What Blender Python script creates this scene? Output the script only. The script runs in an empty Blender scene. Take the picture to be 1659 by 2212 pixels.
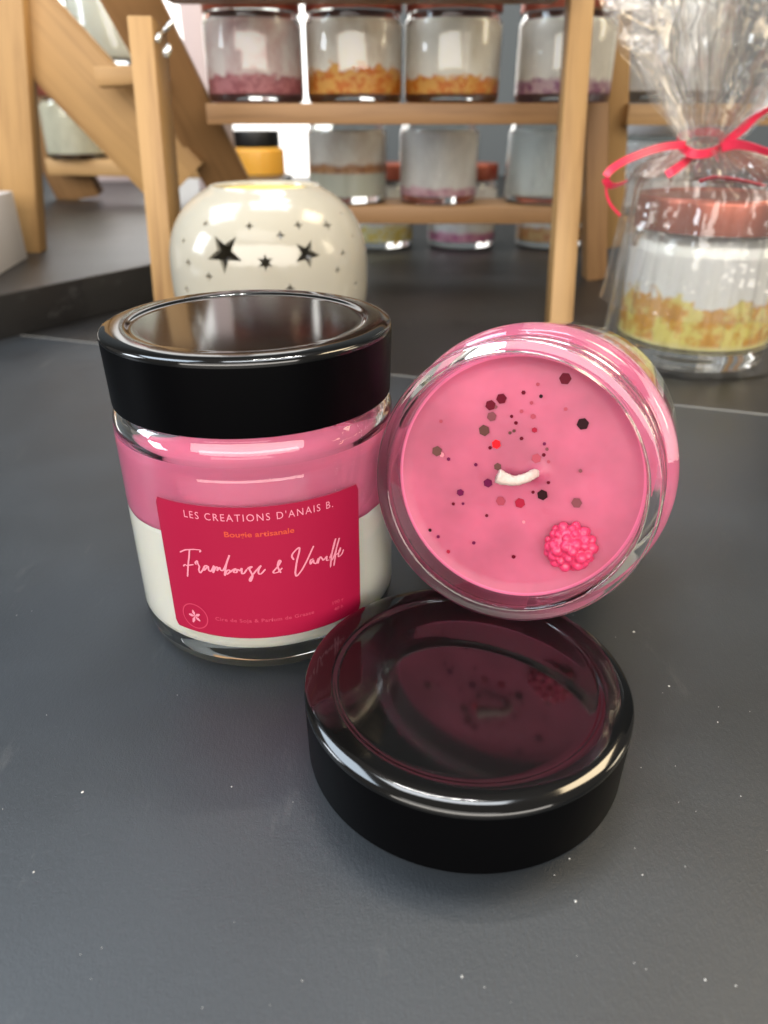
import bpy, bmesh, math, random
from mathutils import Vector, Matrix, noise
random.seed(7)
PI = math.pi
sc = bpy.context.scene
C = sc.collection

# ---------------------------------------------------------------- camera
CAM_H, PITCH, FPX = 0.1212, math.radians(28.753), 1560.3
cam = bpy.data.cameras.new('camera'); cam_o = bpy.data.objects.new('camera', cam); C.objects.link(cam_o)
cam.sensor_fit = 'VERTICAL'; cam.sensor_height = 36; cam.lens = 36*FPX/2212
cam_o.location = (0, 0, CAM_H); cam_o.rotation_euler = (PI/2-PITCH, 0, 0)
cam.clip_start = 0.005; cam.clip_end = 50
cam.dof.use_dof = True; cam.dof.focus_distance = 0.165; cam.dof.aperture_fstop = 15.5
sc.camera = cam_o
# ---------------------------------------------------------------- world, lamps, exposure
w = bpy.data.worlds.new('World'); sc.world = w; w.use_nodes = True
bg = w.node_tree.nodes['Background']; bg.inputs[0].default_value = (1.0, 0.93, 0.85, 1); bg.inputs[1].default_value = 0.22
def area(name, loc, aim, sx, sy, power, col, shape='RECTANGLE'):
    l = bpy.data.lights.new(name, 'AREA'); l.shape = shape; l.size = sx; l.size_y = sy; l.energy = power; l.color = col
    o = bpy.data.objects.new(name, l); C.objects.link(o); o.location = loc
    o.rotation_euler = (Vector(aim)-Vector(loc)).to_track_quat('-Z', 'Y').to_euler()
    return o
area('ceiling_panel_cool', (-1.15, 0.60, 1.75), (-0.1, 0.25, 0), 1.0, 0.8, 27, (0.74, 0.87, 1.0))
area('ceiling_panel_warm', (1.05, 0.70, 1.6), (0.1, 0.3, 0), 0.6, 0.6, 19, (1.0, 0.80, 0.52))
area('ceiling_panel_mid', (0.0, 0.72, 2.0), (0, 0.3, 0), 0.9, 0.45, 15, (0.90, 0.95, 1.0))
area('shop_light_back', (-0.25, -0.9, 1.5), (0, 0.3, 0.05), 1.4, 0.6, 8, (1.0, 0.95, 0.90))
area('shop_light_left', (-1.5, 0.15, 0.6), (0, 0.3, 0.05), 0.4, 0.6, 13, (0.86, 0.93, 1.0))
area('shop_light_right', (1.3, 0.25, 0.5), (0, 0.2, 0.03), 0.30, 0.40, 4, (1.0, 0.86, 0.62))
area('rack_fill_front', (0.0, -1.15, 0.62), (0.0, 0.9, 0.1), 2.6, 0.8, 52, (1.0, 0.94, 0.86))  # unseen fill lamp, added behind the camera to brighten the rack jars
for k in range(6):
    area('track_spot', (-0.16+0.075*k, 1.0+0.01*k, 1.75), (0, 0.3, 0), 0.020, 0.020, 1.0, (1.0, 0.97, 0.92), 'DISK')
sc.view_settings.view_transform = 'Standard'; sc.view_settings.look = 'None'
sc.view_settings.exposure = 0.0; sc.view_settings.gamma = 1
try: sc.view_settings.use_curve_mapping = False
except Exception: pass
cy = sc.cycles
cy.max_bounces = 24; cy.transmission_bounces = 20; cy.transparent_max_bounces = 24; cy.glossy_bounces = 8; cy.diffuse_bounces = 9
cy.caustics_reflective = False; cy.caustics_refractive = True
cy.sample_clamp_indirect = 30.0; cy.blur_glossy = 0.5
cy.use_denoising = True
try: cy.denoiser = 'OPENIMAGEDENOISE'
except Exception: pass

# ---------------------------------------------------------------- helpers
def ray(px, py):
    X = (px-829.5)/FPX; V = (py-1106)/FPX; c, s = math.cos(PITCH), math.sin(PITCH)
    return Vector((X, c-V*s, -(s+V*c)))
CAM = Vector((0, 0, CAM_H))
def at(px, py, Y):
    d = ray(px, py); return CAM + d*(Y/d.y)
def on(px, py, z=0.0):
    d = ray(px, py); return CAM + d*((z-CAM_H)/d.z)
def on_plane(px, py, p, n):
    d = ray(px, py); return CAM + d*((p-CAM).dot(n)/d.dot(n))

def link(name, me, mats=None, parent=None, smooth=True, angle=None):
    o = bpy.data.objects.new(name, me); C.objects.link(o)
    if mats:
        for m in (mats if isinstance(mats, (list, tuple)) else [mats]): me.materials.append(m)
    if smooth:
        me.polygons.foreach_set('use_smooth', [True]*len(me.polygons))
        if angle is not None:
            try: me.set_sharp_from_angle(angle=math.radians(angle))
            except Exception: pass
    if parent: o.parent = parent
    return o
def mesh_obj(name, verts, faces, mats=None, parent=None, smooth=True, angle=None):
    me = bpy.data.meshes.new(name); me.from_pydata([tuple(v) for v in verts], [], faces); me.validate(); me.update()
    return link(name, me, mats, parent, smooth, angle)
def bm_obj(name, bm, mats=None, parent=None, smooth=True, angle=None):
    me = bpy.data.meshes.new(name); bm.normal_update(); bm.to_mesh(me); bm.free()
    return link(name, me, mats, parent, smooth, angle)
def tag(o, label=None, cat=None, group=None, kind=None):
    if label: o['label'] = label
    if cat: o['category'] = cat
    if group: o['group'] = group
    if kind: o['kind'] = kind
    return o
def thing(name, label, cat, loc=(0, 0, 0), group=None):
    o = bpy.data.objects.new(name, None); C.objects.link(o); o.location = loc; o.empty_display_size = .01
    return tag(o, label, cat, group)
def round_profile(pts, rad, n=4):
    """round the inner corners of a profile [(r,z)...]; rad per point or a number"""
    out = []
    for i, p in enumerate(pts):
        r = rad[i] if isinstance(rad, (list, tuple)) else rad
        if i in (0, len(pts)-1) or r <= 0: out.append(p); continue
        a = Vector(pts[i-1]); b = Vector(p); c = Vector(pts[i+1])
        da = (a-b); dc = (c-b); r = min(r, da.length*.49, dc.length*.49)
        A = b+da.normalized()*r; D = b+dc.normalized()*r
        for k in range(n+1):
            t = k/n; q = A.lerp(b, t).lerp(b.lerp(D, t), t); out.append((q.x, q.y))
    return out
def lathe_data(prof, seg=96):
    verts = []; faces = []; rings = []
    for r, z in prof:
        if r < 1e-6: rings.append([len(verts)]); verts.append((0, 0, z))
        else:
            rings.append(list(range(len(verts), len(verts)+seg)))
            verts += [(r*math.cos(2*PI*k/seg), r*math.sin(2*PI*k/seg), z) for k in range(seg)]
    for a, b in zip(rings[:-1], rings[1:]):
        for k in range(seg):
            k2 = (k+1) % seg
            if len(a) == 1 and len(b) == 1: continue
            if len(a) == 1: faces.append((a[0], b[k2], b[k]))
            elif len(b) == 1: faces.append((a[k], a[k2], b[0]))
            else: faces.append((a[k], a[k2], b[k2], b[k]))
    return verts, faces
def lathe(name, prof, mats, parent=None, seg=96, angle=None):
    v, f = lathe_data(prof, seg)
    me = bpy.data.meshes.new(name); me.from_pydata(v, [], f)
    bm = bmesh.new(); bm.from_mesh(me); bmesh.ops.recalc_face_normals(bm, faces=bm.faces); bm.to_mesh(me); bm.free()
    return link(name, me, mats, parent, True, angle)
def box_bm(sx, sy, sz, bev=0.0, seg=2):
    bm = bmesh.new(); bmesh.ops.create_cube(bm, size=1)
    bmesh.ops.scale(bm, vec=(sx, sy, sz), verts=bm.verts)
    if bev: bmesh.ops.bevel(bm, geom=list(bm.edges), offset=bev, segments=seg, profile=.5, affect='EDGES')
    return bm
def catmull(P, n=8):
    P = [Vector(p) for p in P]; Q = [P[0]*2-P[1]]+P+[P[-1]*2-P[-2]]; out = []
    for i in range(1, len(Q)-2):
        a, b, c, d = Q[i-1:i+3]
        for k in range(n):
            t = k/n
            out.append(.5*((2*b)+(c-a)*t+(2*a-5*b+4*c-d)*t*t+(3*b-a-3*c+d)*t**3))
    out.append(P[-1]); return out
def tube(path, radii, seg=12, bm=None, cap=True):
    bm = bm or bmesh.new(); rings = []; N = len(path)
    up = Vector((0, 0, 1))
    for i, p in enumerate(path):
        t = (path[min(i+1, N-1)]-path[max(i-1, 0)]).normalized()
        if i == 0:
            u = t.orthogonal().normalized()
        else:
            u = (u-t*u.dot(t)).normalized()
        v = t.cross(u); r = radii[i] if isinstance(radii, (list, tuple)) else radii
        rings.append([bm.verts.new(p+u*(r*math.cos(2*PI*k/seg))+v*(r*math.sin(2*PI*k/seg))) for k in range(seg)])
    for a, b in zip(rings[:-1], rings[1:]):
        for k in range(seg): bm.faces.new((a[k], a[(k+1) % seg], b[(k+1) % seg], b[k]))
    if cap: bm.faces.new(rings[0][::-1]); bm.faces.new(rings[-1])
    return bm

# ---------------------------------------------------------------- materials
def lin(r, g, b):
    f = lambda c: (c/255/12.92 if c/255 <= .04045 else ((c/255+.055)/1.055)**2.4)
    return (f(r), f(g), f(b), 1)
def mat(name):
    m = bpy.data.materials.new(name); m.use_nodes = True; nt = m.node_tree
    return m, nt, nt.nodes['Principled BSDF'], nt.nodes['Material Output']
def N(nt, t, **kw):
    n = nt.nodes.new(t)
    for k, v in kw.items():
        if k in n.inputs: n.inputs[k].default_value = v
        else: setattr(n, k, v)
    return n
def objco(nt, scale=(1, 1, 1)):
    tc = N(nt, 'ShaderNodeTexCoord'); mp = N(nt, 'ShaderNodeMapping'); mp.inputs['Scale'].default_value = scale
    nt.links.new(tc.outputs['Object'], mp.inputs['Vector']); return mp.outputs['Vector']
def ramp(nt, fac, stops):
    r = N(nt, 'ShaderNodeValToRGB'); nt.links.new(fac, r.inputs[0]); e = r.color_ramp.elements
    while len(e) < len(stops): e.new(.5)
    for el, (p, c) in zip(e, stops): el.position = p; el.color = c
    return r.outputs[0]
def noise_out(nt, vec, scale, detail=4, rough=.5):
    n = N(nt, 'ShaderNodeTexNoise'); n.inputs['Scale'].default_value = scale; n.inputs['Detail'].default_value = detail
    n.inputs['Roughness'].default_value = rough; nt.links.new(vec, n.inputs['Vector']); return n.outputs[0]
def bump(nt, p, h, strength, dist):
    b = N(nt, 'ShaderNodeBump'); b.inputs['Strength'].default_value = strength; b.inputs['Distance'].default_value = dist
    nt.links.new(h, b.inputs['Height']); nt.links.new(b.outputs[0], p.inputs['Normal']); return b
def plain(name, col, rough=.5, ior=1.5, metal=0, sss=0, sssr=(1, .5, .4), ssss=.003, bumpy=0, bscale=400, coat=0, vary=0.0):
    m, nt, p, out = mat(name)
    p.inputs['Base Color'].default_value = col; p.inputs['Roughness'].default_value = rough; p.inputs['IOR'].default_value = ior
    p.inputs['Metallic'].default_value = metal; p.inputs['Coat Weight'].default_value = coat
    if sss:
        p.inputs['Subsurface Weight'].default_value = sss; p.inputs['Subsurface Radius'].default_value = sssr; p.inputs['Subsurface Scale'].default_value = ssss
    if bumpy or vary:
        v = objco(nt); n = noise_out(nt, v, bscale)
        if bumpy: bump(nt, p, n, .5, bumpy)
        if vary:
            n2 = noise_out(nt, v, bscale*.25, 3)
            d = tuple(c*(1-vary) for c in col[:3])+(1,)
            nt.links.new(ramp(nt, n2, [(.3, d), (.7, col)]), p.inputs['Base Color'])
    return m

def table_mat(name, col, rough):
    m, nt, p, out = mat(name)
    v = objco(nt)
    g = noise_out(nt, v, 2600, 3, .7); f = noise_out(nt, objco(nt, (1, .5, 1)), 1200, 3, .6); big = noise_out(nt, v, 14, 4, .55)
    add = N(nt, 'ShaderNodeMath', operation='ADD'); nt.links.new(g, add.inputs[0]); nt.links.new(f, add.inputs[1])
    bump(nt, p, add.outputs[0], .7, .00009)
    d = tuple(c*.75 for c in col[:3])+(1,); l = tuple(c*1.25 for c in col[:3])+(1,)
    nt.links.new(ramp(nt, big, [(.35, d), (.68, l)]), p.inputs['Base Color'])
    rr = N(nt, 'ShaderNodeMapRange'); rr.inputs['To Min'].default_value = rough-.06; rr.inputs['To Max'].default_value = rough+.08
    nt.links.new(big, rr.inputs['Value']); nt.links.new(rr.outputs[0], p.inputs['Roughness'])
    p.inputs['IOR'].default_value = 1.5
    # faint dry scuffs and wiped smears
    mp = N(nt, 'ShaderNodeMapping'); mp.inputs['Rotation'].default_value = (0, 0, .9); mp.inputs['Scale'].default_value = (1, .28, 1); nt.links.new(v, mp.inputs['Vector'])
    sc_ = noise_out(nt, mp.outputs[0], 70, 6, .72)
    src = p.inputs['Base Color'].links[0].from_socket
    mk = N(nt, 'ShaderNodeMapRange'); mk.inputs['From Min'].default_value = .60; mk.inputs['From Max'].default_value = .78; mk.inputs['To Max'].default_value = .35
    nt.links.new(sc_, mk.inputs['Value'])
    mxx = N(nt, 'ShaderNodeMix', data_type='RGBA'); nt.links.new(mk.outputs[0], mxx.inputs[0]); nt.links.new(src, mxx.inputs[6]); mxx.inputs[7].default_value = (.13, .13, .125, 1)
    nt.links.new(mxx.outputs[2], p.inputs['Base Color'])
    return m
M = {}
M['table'] = table_mat('black_laminate', (.020, .0245, .030, 1), .43)
M['tray'] = table_mat('black_tray', (.013, .0125, .0125, 1), .36)

def wood_mat(name, c1, c2):
    m, nt, p, out = mat(name)
    tc = N(nt, 'ShaderNodeTexCoord'); oi = N(nt, 'ShaderNodeObjectInfo')
    mul = N(nt, 'ShaderNodeMath', operation='MULTIPLY'); mul.inputs[1].default_value = 7.3; nt.links.new(oi.outputs['Random'], mul.inputs[0])
    addv = N(nt, 'ShaderNodeVectorMath', operation='ADD'); nt.links.new(tc.outputs['Object'], addv.inputs[0]); nt.links.new(mul.outputs[0], addv.inputs[1])
    mp = N(nt, 'ShaderNodeMapping'); mp.inputs['Scale'].default_value = (1, 1, .045); nt.links.new(addv.outputs[0], mp.inputs['Vector'])
    a = noise_out(nt, mp.outputs[0], 190, 5, .65)
    mp2 = N(nt, 'ShaderNodeMapping'); mp2.inputs['Scale'].default_value = (1, 1, .12); nt.links.new(addv.outputs[0], mp2.inputs['Vector'])
    b = noise_out(nt, mp2.outputs[0], 45, 2, .5)
    mx = N(nt, 'ShaderNodeMath', operation='ADD'); nt.links.new(a, mx.inputs[0]); nt.links.new(b, mx.inputs[1])
    h = N(nt, 'ShaderNodeMath', operation='MULTIPLY'); h.inputs[1].default_value = .5; nt.links.new(mx.outputs[0], h.inputs[0])
    nt.links.new(ramp(nt, h.outputs[0], [(.34, c2), (.5, c1), (.66, tuple(min(1, x*1.12) for x in c1[:3])+(1,))]), p.inputs['Base Color'])
    bump(nt, p, a, .3, .0003); p.inputs['Roughness'].default_value = .55
    return m
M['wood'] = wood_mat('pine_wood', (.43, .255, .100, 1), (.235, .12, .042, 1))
M['wood2'] = wood_mat('pine_wood_shaded', (.29, .155, .062, 1), (.17, .082, .030, 1))  # darker pine copy: shade of turned-away boards put into the colour

def glass_mat(name, col=(1, 1, 1, 1), ior=1.5, rough=0):
    m, nt, p, out = mat(name)
    p.inputs['Base Color'].default_value = col; p.inputs['Transmission Weight'].default_value = 1
    p.inputs['Roughness'].default_value = rough; p.inputs['IOR'].default_value = ior
    return m
M['glass'] = glass_mat('clear_glass', (.97, .99, .98, 1))
def film_mat(name, tint, base, power, rough, bumpd=0, bscale=60, haze=0):
    m = bpy.data.materials.new(name); m.use_nodes = True; nt = m.node_tree; nt.nodes.clear()
    out = N(nt, 'ShaderNodeOutputMaterial'); tr = N(nt, 'ShaderNodeBsdfTransparent'); gl = N(nt, 'ShaderNodeBsdfGlossy')
    tr.inputs[0].default_value = tint; gl.inputs['Roughness'].default_value = rough
    lw = N(nt, 'ShaderNodeLayerWeight'); lw.inputs['Blend'].default_value = .5
    pw = N(nt, 'ShaderNodeMath', operation='POWER'); pw.inputs[1].default_value = power; nt.links.new(lw.outputs['Facing'], pw.inputs[0])
    mr = N(nt, 'ShaderNodeMapRange'); mr.inputs['To Min'].default_value = base; mr.inputs['To Max'].default_value = .75
    nt.links.new(pw.outputs[0], mr.inputs['Value'])
    mx = N(nt, 'ShaderNodeMixShader'); nt.links.new(mr.outputs[0], mx.inputs[0]); nt.links.new(tr.outputs[0], mx.inputs[1]); nt.links.new(gl.outputs[0], mx.inputs[2])
    if haze:
        df = N(nt, 'ShaderNodeBsdfDiffuse'); df.inputs[0].default_value = (.8, .78, .74, 1); m3 = N(nt, 'ShaderNodeMixShader'); m3.inputs[0].default_value = haze
        nt.links.new(mx.outputs[0], m3.inputs[1]); nt.links.new(df.outputs[0], m3.inputs[2]); mx = m3
    if bumpd:
        v = objco(nt); n = noise_out(nt, v, bscale, 3, .5)
        b = N(nt, 'ShaderNodeBump'); b.inputs['Strength'].default_value = .8; b.inputs['Distance'].default_value = bumpd
        nt.links.new(n, b.inputs['Height']); nt.links.new(b.outputs[0], gl.inputs['Normal'])
    nt.links.new(mx.outputs[0], out.inputs[0]); return m
M['thin_glass'] = film_mat('thin_clear_glass', (.985, .99, .985, 1), .035, 4.5, .03)
M['film'] = film_mat('cellophane', (.99, .985, .98, 1), .06, 3.0, .055, .0030, 38, .03)

M['pink'] = plain('pink_wax', (.51, .094, .178, 1), .46, 1.45, sss=.7, sssr=(1, .35, .4), ssss=.004, vary=.30, bscale=300)
M['pink_side'] = plain('pink_wax_side', (.72, .17, .30, 1), .5, 1.02, sss=.4, sssr=(1, .35, .4), ssss=.002, vary=.12, bscale=180)
M['cream'] = plain('cream_wax', (.93, .90, .80, 1), .5, 1.02, sss=.4, sssr=(1, .9, .6), ssss=.003)
M['wick'] = plain('cotton_wick', (.55, .44, .40, 1), .7, bumpy=.0006, bscale=1400)
M['rasp'] = plain('raspberry_wax', (.60, .04, .125, 1), .30, 1.45, sss=.6, sssr=(1, .2, .3), ssss=.0015)
M['lid_top'] = plain('black_gloss_lacquer', (.003, .003, .003, 1), .085, 1.60)
M['lid_side'] = plain('black_satin_lacquer', (.0012, .0012, .0015, 1), .34, 1.13)
M['label'] = plain('crimson_label_paper', (.31, .003, .036, 1), .55, 1.4, vary=.10, bscale=120)
M['label_ink'] = plain('pink_ink', (.66, .22, .30, 1), .5)
M['label_ink_dim'] = plain('faint_pink_ink', (.46, .035, .085, 1), .5)
M['label_orange'] = plain('orange_ink', (.52, .055, .028, 1), .5)
M['label_edge'] = plain('paper_edge', (.70, .16, .25, 1), .6)
M['ceramic'] = plain('cream_glazed_ceramic', (.40, .375, .31, 1), .13, 1.5, sss=.15, sssr=(1, .8, .5), ssss=.003, bumpy=.0012, bscale=28)
M['yellow_glow'] = plain('yellow_glow', (1, .70, .13, 1), .3, sss=.3, ssss=.004)  # saturated yellow carries the warm glow inside the globe
M['copper'] = plain('copper_lid', (.40, .115, .075, 1), .36, metal=.85)
M['ribbon'] = plain('red_ribbon', (.74, .035, .085, 1), .35, 1.5)
M['steel'] = plain('steel', (.7, .68, .64, 1), .25, metal=1)
M['wall'] = plain('grey_wall', (.105, .12, .13, 1), .8)
M['white'] = plain('white_card', (.58, .56, .55, 1), .6, vary=.05, bscale=20)
M['pinkbox'] = plain('pink_card', (.62, .50, .49, 1), .6, vary=.12, bscale=30)
M['black'] = plain('black_plastic', (.006, .006, .006, 1), .35)
M['lint'] = plain('white_lint', (.5, .5, .49, 1), .7)
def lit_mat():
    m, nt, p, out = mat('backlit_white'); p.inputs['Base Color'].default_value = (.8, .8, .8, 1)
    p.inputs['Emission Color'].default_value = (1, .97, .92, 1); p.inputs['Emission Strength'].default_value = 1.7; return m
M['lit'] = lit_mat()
def ug(c):
    return tuple(x/(.4+.6*x) for x in c[:3])+(1,)
def layered_wax(name, body, crumb, crumb2, level, amp, body2=None, base=None, base_level=0, k=1.0):
    up = lambda c: tuple(min(.90, x*1.35) for x in c[:3])+(1,)
    body2 = body2 or tuple(c*.72 for c in body[:3])+(1,)
    body = ug(up(body)); body2 = ug(up(body2)); crumb = ug(crumb); crumb2 = ug(crumb2); base = ug(base) if base else None
    """wax whose lower part holds coloured pieces with an uneven top"""
    m, nt, p, out = mat(name); v = objco(nt)
    sep = N(nt, 'ShaderNodeSeparateXYZ'); nt.links.new(v, sep.inputs[0])
    n = noise_out(nt, v, 95*k, 3, .6); n0 = noise_out(nt, v, 200*k*k, 3, .6); nb = noise_out(nt, objco(nt, (1, 1, .6)), 70*k, 4, .6)
    s = N(nt, 'ShaderNodeMath', operation='MULTIPLY_ADD'); s.inputs[1].default_value = -amp*2; nt.links.new(n, s.inputs[0]); nt.links.new(sep.outputs[2], s.inputs[2])
    gt = N(nt, 'ShaderNodeMapRange'); gt.inputs['From Min'].default_value = level-amp-.0015; gt.inputs['From Max'].default_value = level-amp+.0015
    nt.links.new(s.outputs[0], gt.inputs['Value'])
    cr = ramp(nt, n0, [(.44, crumb), (.55, crumb2)])
    bo = ramp(nt, nb, [(.36, body2 or tuple(c*.72 for c in body[:3])+(1,)), (.62, body)])
    mx = N(nt, 'ShaderNodeMix', data_type='RGBA'); nt.links.new(gt.outputs[0], mx.inputs[0]); nt.links.new(cr, mx.inputs[6]); nt.links.new(bo, mx.inputs[7])
    last = mx.outputs[2]
    if base:
        g2 = N(nt, 'ShaderNodeMapRange'); g2.inputs['From Min'].default_value = base_level-.001; g2.inputs['From Max'].default_value = base_level+.001
        nt.links.new(sep.outputs[2], g2.inputs['Value'])
        m2 = N(nt, 'ShaderNodeMix', data_type='RGBA'); nt.links.new(g2.outputs[0], m2.inputs[0]); m2.inputs[6].default_value = base; nt.links.new(last, m2.inputs[7]); last = m2.outputs[2]
    nt.links.new(last, p.inputs['Base Color']); p.inputs['Roughness'].default_value = .5
    return m

# ---------------------------------------------------------------- setting: table slabs, tray, wall
def slab(name, poly, z0, z1, m, bev=.0012, kind='structure'):
    bm = bmesh.new(); vs = [bm.verts.new((x, y, z0)) for x, y in poly]; f = bm.faces.new(vs)
    r = bmesh.ops.extrude_face_region(bm, geom=[f]); up = [e for e in r['geom'] if isinstance(e, bmesh.types.BMVert)]
    for v in up: v.co.z = z1
    bmesh.ops.recalc_face_normals(bm, faces=bm.faces)
    te = [e for e in bm.edges if all(abs(v.co.z-z1) < 1e-6 for v in e.verts)]
    bmesh.ops.bevel(bm, geom=te, offset=bev, segments=3, profile=.5, affect='EDGES')
    o = bm_obj(name, bm, m, None, True, 30); 
    if kind: tag(o, kind=kind)
    return o
A = Vector((-.2239, .4514)); B = Vector((.1778, .3149)); d = (B-A).normalized(); nrm = Vector((-d.y, d.x))
a0 = A-d*1.6; b0 = B+d*1.6; g = nrm*.0006
slab('table_top', [tuple(a0-g), (a0.x, -1.0), (b0.x, -1.0), tuple(b0-g)], -.03, 0, M['table'])
slab('rear_table_top', [tuple(b0+g), (b0.x, 1.9), (a0.x, 1.9), tuple(a0+g)], -.03, -.0003, M['tray'], .0009)
sm_ = bm_obj('table_seam', box_bm((b0-a0).length, .0011, .0013, .0004), plain('seam_highlight', (.16, .16, .155, 1), .42), None, True, 30)  # pale strip added in the joint, edge highlight put into its colour
mid = (a0+b0)/2; sm_.location = (mid.x, mid.y, -.0006); sm_.rotation_euler = (0, 0, math.atan2(d.y, d.x)); tag(sm_, kind='structure')
# raised tray at the left
P1 = Vector((-.2364, .4407)); P2 = Vector((-.1643, .5562)); dd = (P2-P1).normalized()
P0 = P1-dd*.5; P3 = P2+dd*.02
tr = slab('black_riser', [tuple(P0), tuple(P3), (P3.x-.02, 1.5), (-1.5, 1.5), (-1.5, P0.y)], 0.0002, .0262, M['tray'], .0015, None)
tag(tr, 'low black riser with a slanted front edge under the wooden posts', 'riser')
wl = mesh_obj('wall', [(-3, 1.85, -.03), (3, 1.85, -.03), (3, 1.85, 2.2), (-3, 1.85, 2.2)], [(0, 1, 2, 3)], M['wall'], smooth=False); tag(wl, kind='structure')

# ---------------------------------------------------------------- lid
LID_R, LID_H = .0343, .0170
lp = [(0, .0164), (.0262, .0164), (.0274, .01645), (.0283, .01695), (.0293, .0170), (.0324, .0170), (.0343, .0162), (.0343, .0149), (.0340, .0), (.0333, 0), (.0333, .0154), (0, .0154)]
def make_lid(parent, z=0, as_thing=False):
    prof = round_profile(lp, [0, .0004, .0005, .0006, .0006, .0016, .0012, .0006, .0003, .0002, .0006, 0], 4)
    prof = [(r, zz+z) for r, zz in prof]
    o = lathe('lid', prof, [M['lid_top'], M['lid_side']], parent, 160)
    for p in o.data.polygons:
        c = p.center; n = p.normal
        if abs(n.z) < .35 and c.z-z < .0151: p.material_index = 1
    return o
L1 = (.01745, .1175)
lid = make_lid(None); lid.location = (L1[0], L1[1], .0001)
lid.name = 'jar_lid'
tag(lid, 'glossy black round lid lying flat in front of the open pink candle', 'lid', 'black jar lids')

# ---------------------------------------------------------------- hero jars
JOUT = [(0, .0012), (.0275, .0012), (.0305, 0), (.0332, .0006), (.0344, .0045), (.0344, .0565), (.0341, .0592), (.0330, .0614), (.0318, .0624), (.0314, .0632), (.0318, .0660), (.0314, .0668), (.0314, .0766), (.0309, .0776)]
JIN = [(.0284, .0776), (.0279, .0768), (.0279, .0572), (.0286, .0557), (.0310, .0538), (.0318, .0510), (.0318, .0110), (.0308, .0065), (.0280, .0052), (0, .0062)]
def make_glass(parent, m, seg=160):
    prof = round_profile(JOUT+JIN, [0, .0006, .001, .001, .002, .003, .0014, .0012, .0006, .0004, .0004, .0004, .0004, .0004, .0005, .0005, .001, .0008, .001, .003, .003, .002, .001, 0], 4)
    return lathe('glass_jar', prof, m, parent, seg)
def wax_prof(z0, z1, body_gap=0, neck_gap=0):
    base = [(0, .0064), (.0281, .0051), (.0309, .0064), (.0319, .0111), (.0319, .0510), (.0311, .0539), (.0287, .0558), (.0280, .0574), (.0280, .0776)]
    base = [(r-(neck_gap if z > .0553 else body_gap)*(r > 0), z) for r, z in base]
    def rz(z):
        for (r0, a), (r1, b) in zip(base[1:-1], base[2:]):
            if a <= z <= b: return r0+(r1-r0)*(z-a)/(b-a)
        return base[-1][0]
    pts = [(0, max(z0, .0064))]
    if z0 > .0065: pts.append((rz(z0), z0))
    pts += [p for p in base[1:] if z0 < p[1] < z1]
    pts += [(rz(z1), z1), (0, z1)]
    return pts
J1 = (-.0322, .1722)
j1 = thing('candle_jar', 'closed candle jar of pink over cream wax with crimson label and black lid', 'candle', (J1[0], J1[1], .0001), 'candle jars in front')
make_glass(j1, M['glass'])
ZB = .0362
def densify(pr):
    o_ = []
    for (ra, za), (rb_, zb_) in zip(pr[:-1], pr[1:]):
        n_ = max(1, int(abs(zb_-za)/.0012)); o_ += [(ra+(rb_-ra)*k/n_, za+(zb_-za)*k/n_) for k in range(n_)]
    return o_+[pr[-1]]
cw_ = lathe('cream_wax', densify(wax_prof(0, ZB-.0001)), M['cream'], j1, 144)
pw_ = lathe('pink_wax', densify(wax_prof(ZB, .0655, 0, .0007)), M['pink_side'], j1, 144)
for o_ in (cw_, pw_):
    for v_ in o_.data.vertices:
        r_ = math.hypot(v_.co.x, v_.co.y); a_ = math.atan2(v_.co.y, v_.co.x)
        zf = max(0, 1-abs(v_.co.z-ZB)/.004)
        v_.co.z += zf*(.0006*noise.noise(Vector((math.cos(a_)*2.2, math.sin(a_)*2.2, 4)))+.00015*noise.noise(Vector((math.cos(a_)*14, math.sin(a_)*14, 1))))
        if v_.co.z < .052 and r_ > .029 and o_ is pw_:
            n_ = noise.noise(Vector((v_.co.x*48, v_.co.y*48, v_.co.z*38+9.7)))
            if n_ > .22: v_.co.x *= 1-.0005/r_; v_.co.y *= 1-.0005/r_
l1_ = make_lid(j1, .0792-.0170); l1_.scale = (.992, .992, 1)
# label
RL = .03448
def wrap(s, z, r=RL, rot=0):
    a = s/.0346; return (r*math.sin(a), -r*math.cos(a), z)
lb_w0, lb_w1, lb_z0, lb_z1 = -.0202, .0298, .0109, .0466
outl = []
rc = .0007
for cx, cz, a0_, in ((lb_w1-rc, lb_z1-rc, 0), (lb_w0+rc, lb_z1-rc, 90), (lb_w0+rc, lb_z0+rc, 180), (lb_w1-rc, lb_z0+rc, 270)):
    for k in range(5):
        a = math.radians(a0_+k*22.5); outl.append((cx+rc*math.cos(a), cz+rc*math.sin(a)))
nx, nz = 60, 24
def label_mesh():
    vs = []; fs = []
    for j in range(nz+1):
        z = lb_z0+(lb_z1-lb_z0)*j/nz; ins = 0
        dz = min(z-lb_z0, lb_z1-z)
        if dz < rc: ins = rc-math.sqrt(max(0, rc*rc-(rc-dz)**2))
        for i in range(nx+1):
            s = lb_w0+ins+(lb_w1-lb_w0-2*ins)*i/nx; vs.append(wrap(s, z))
    n = nx+1
    for j in range(nz):
        for i in range(nx): fs.append((j*n+i, j*n+i+1, (j+1)*n+i+1, (j+1)*n+i))
    return vs, fs
vs, fs = label_mesh()
lab = mesh_obj('label', vs, fs, [M['label'], M['label_edge']], j1)
sm = lab.modifiers.new('t', 'SOLIDIFY'); sm.thickness = .00005; sm.offset = 1; sm.material_offset_rim = 1; es_ = lab.modifiers.new('e', 'EDGE_SPLIT'); es_.split_angle = math.radians(30)
RT = .03461
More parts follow.
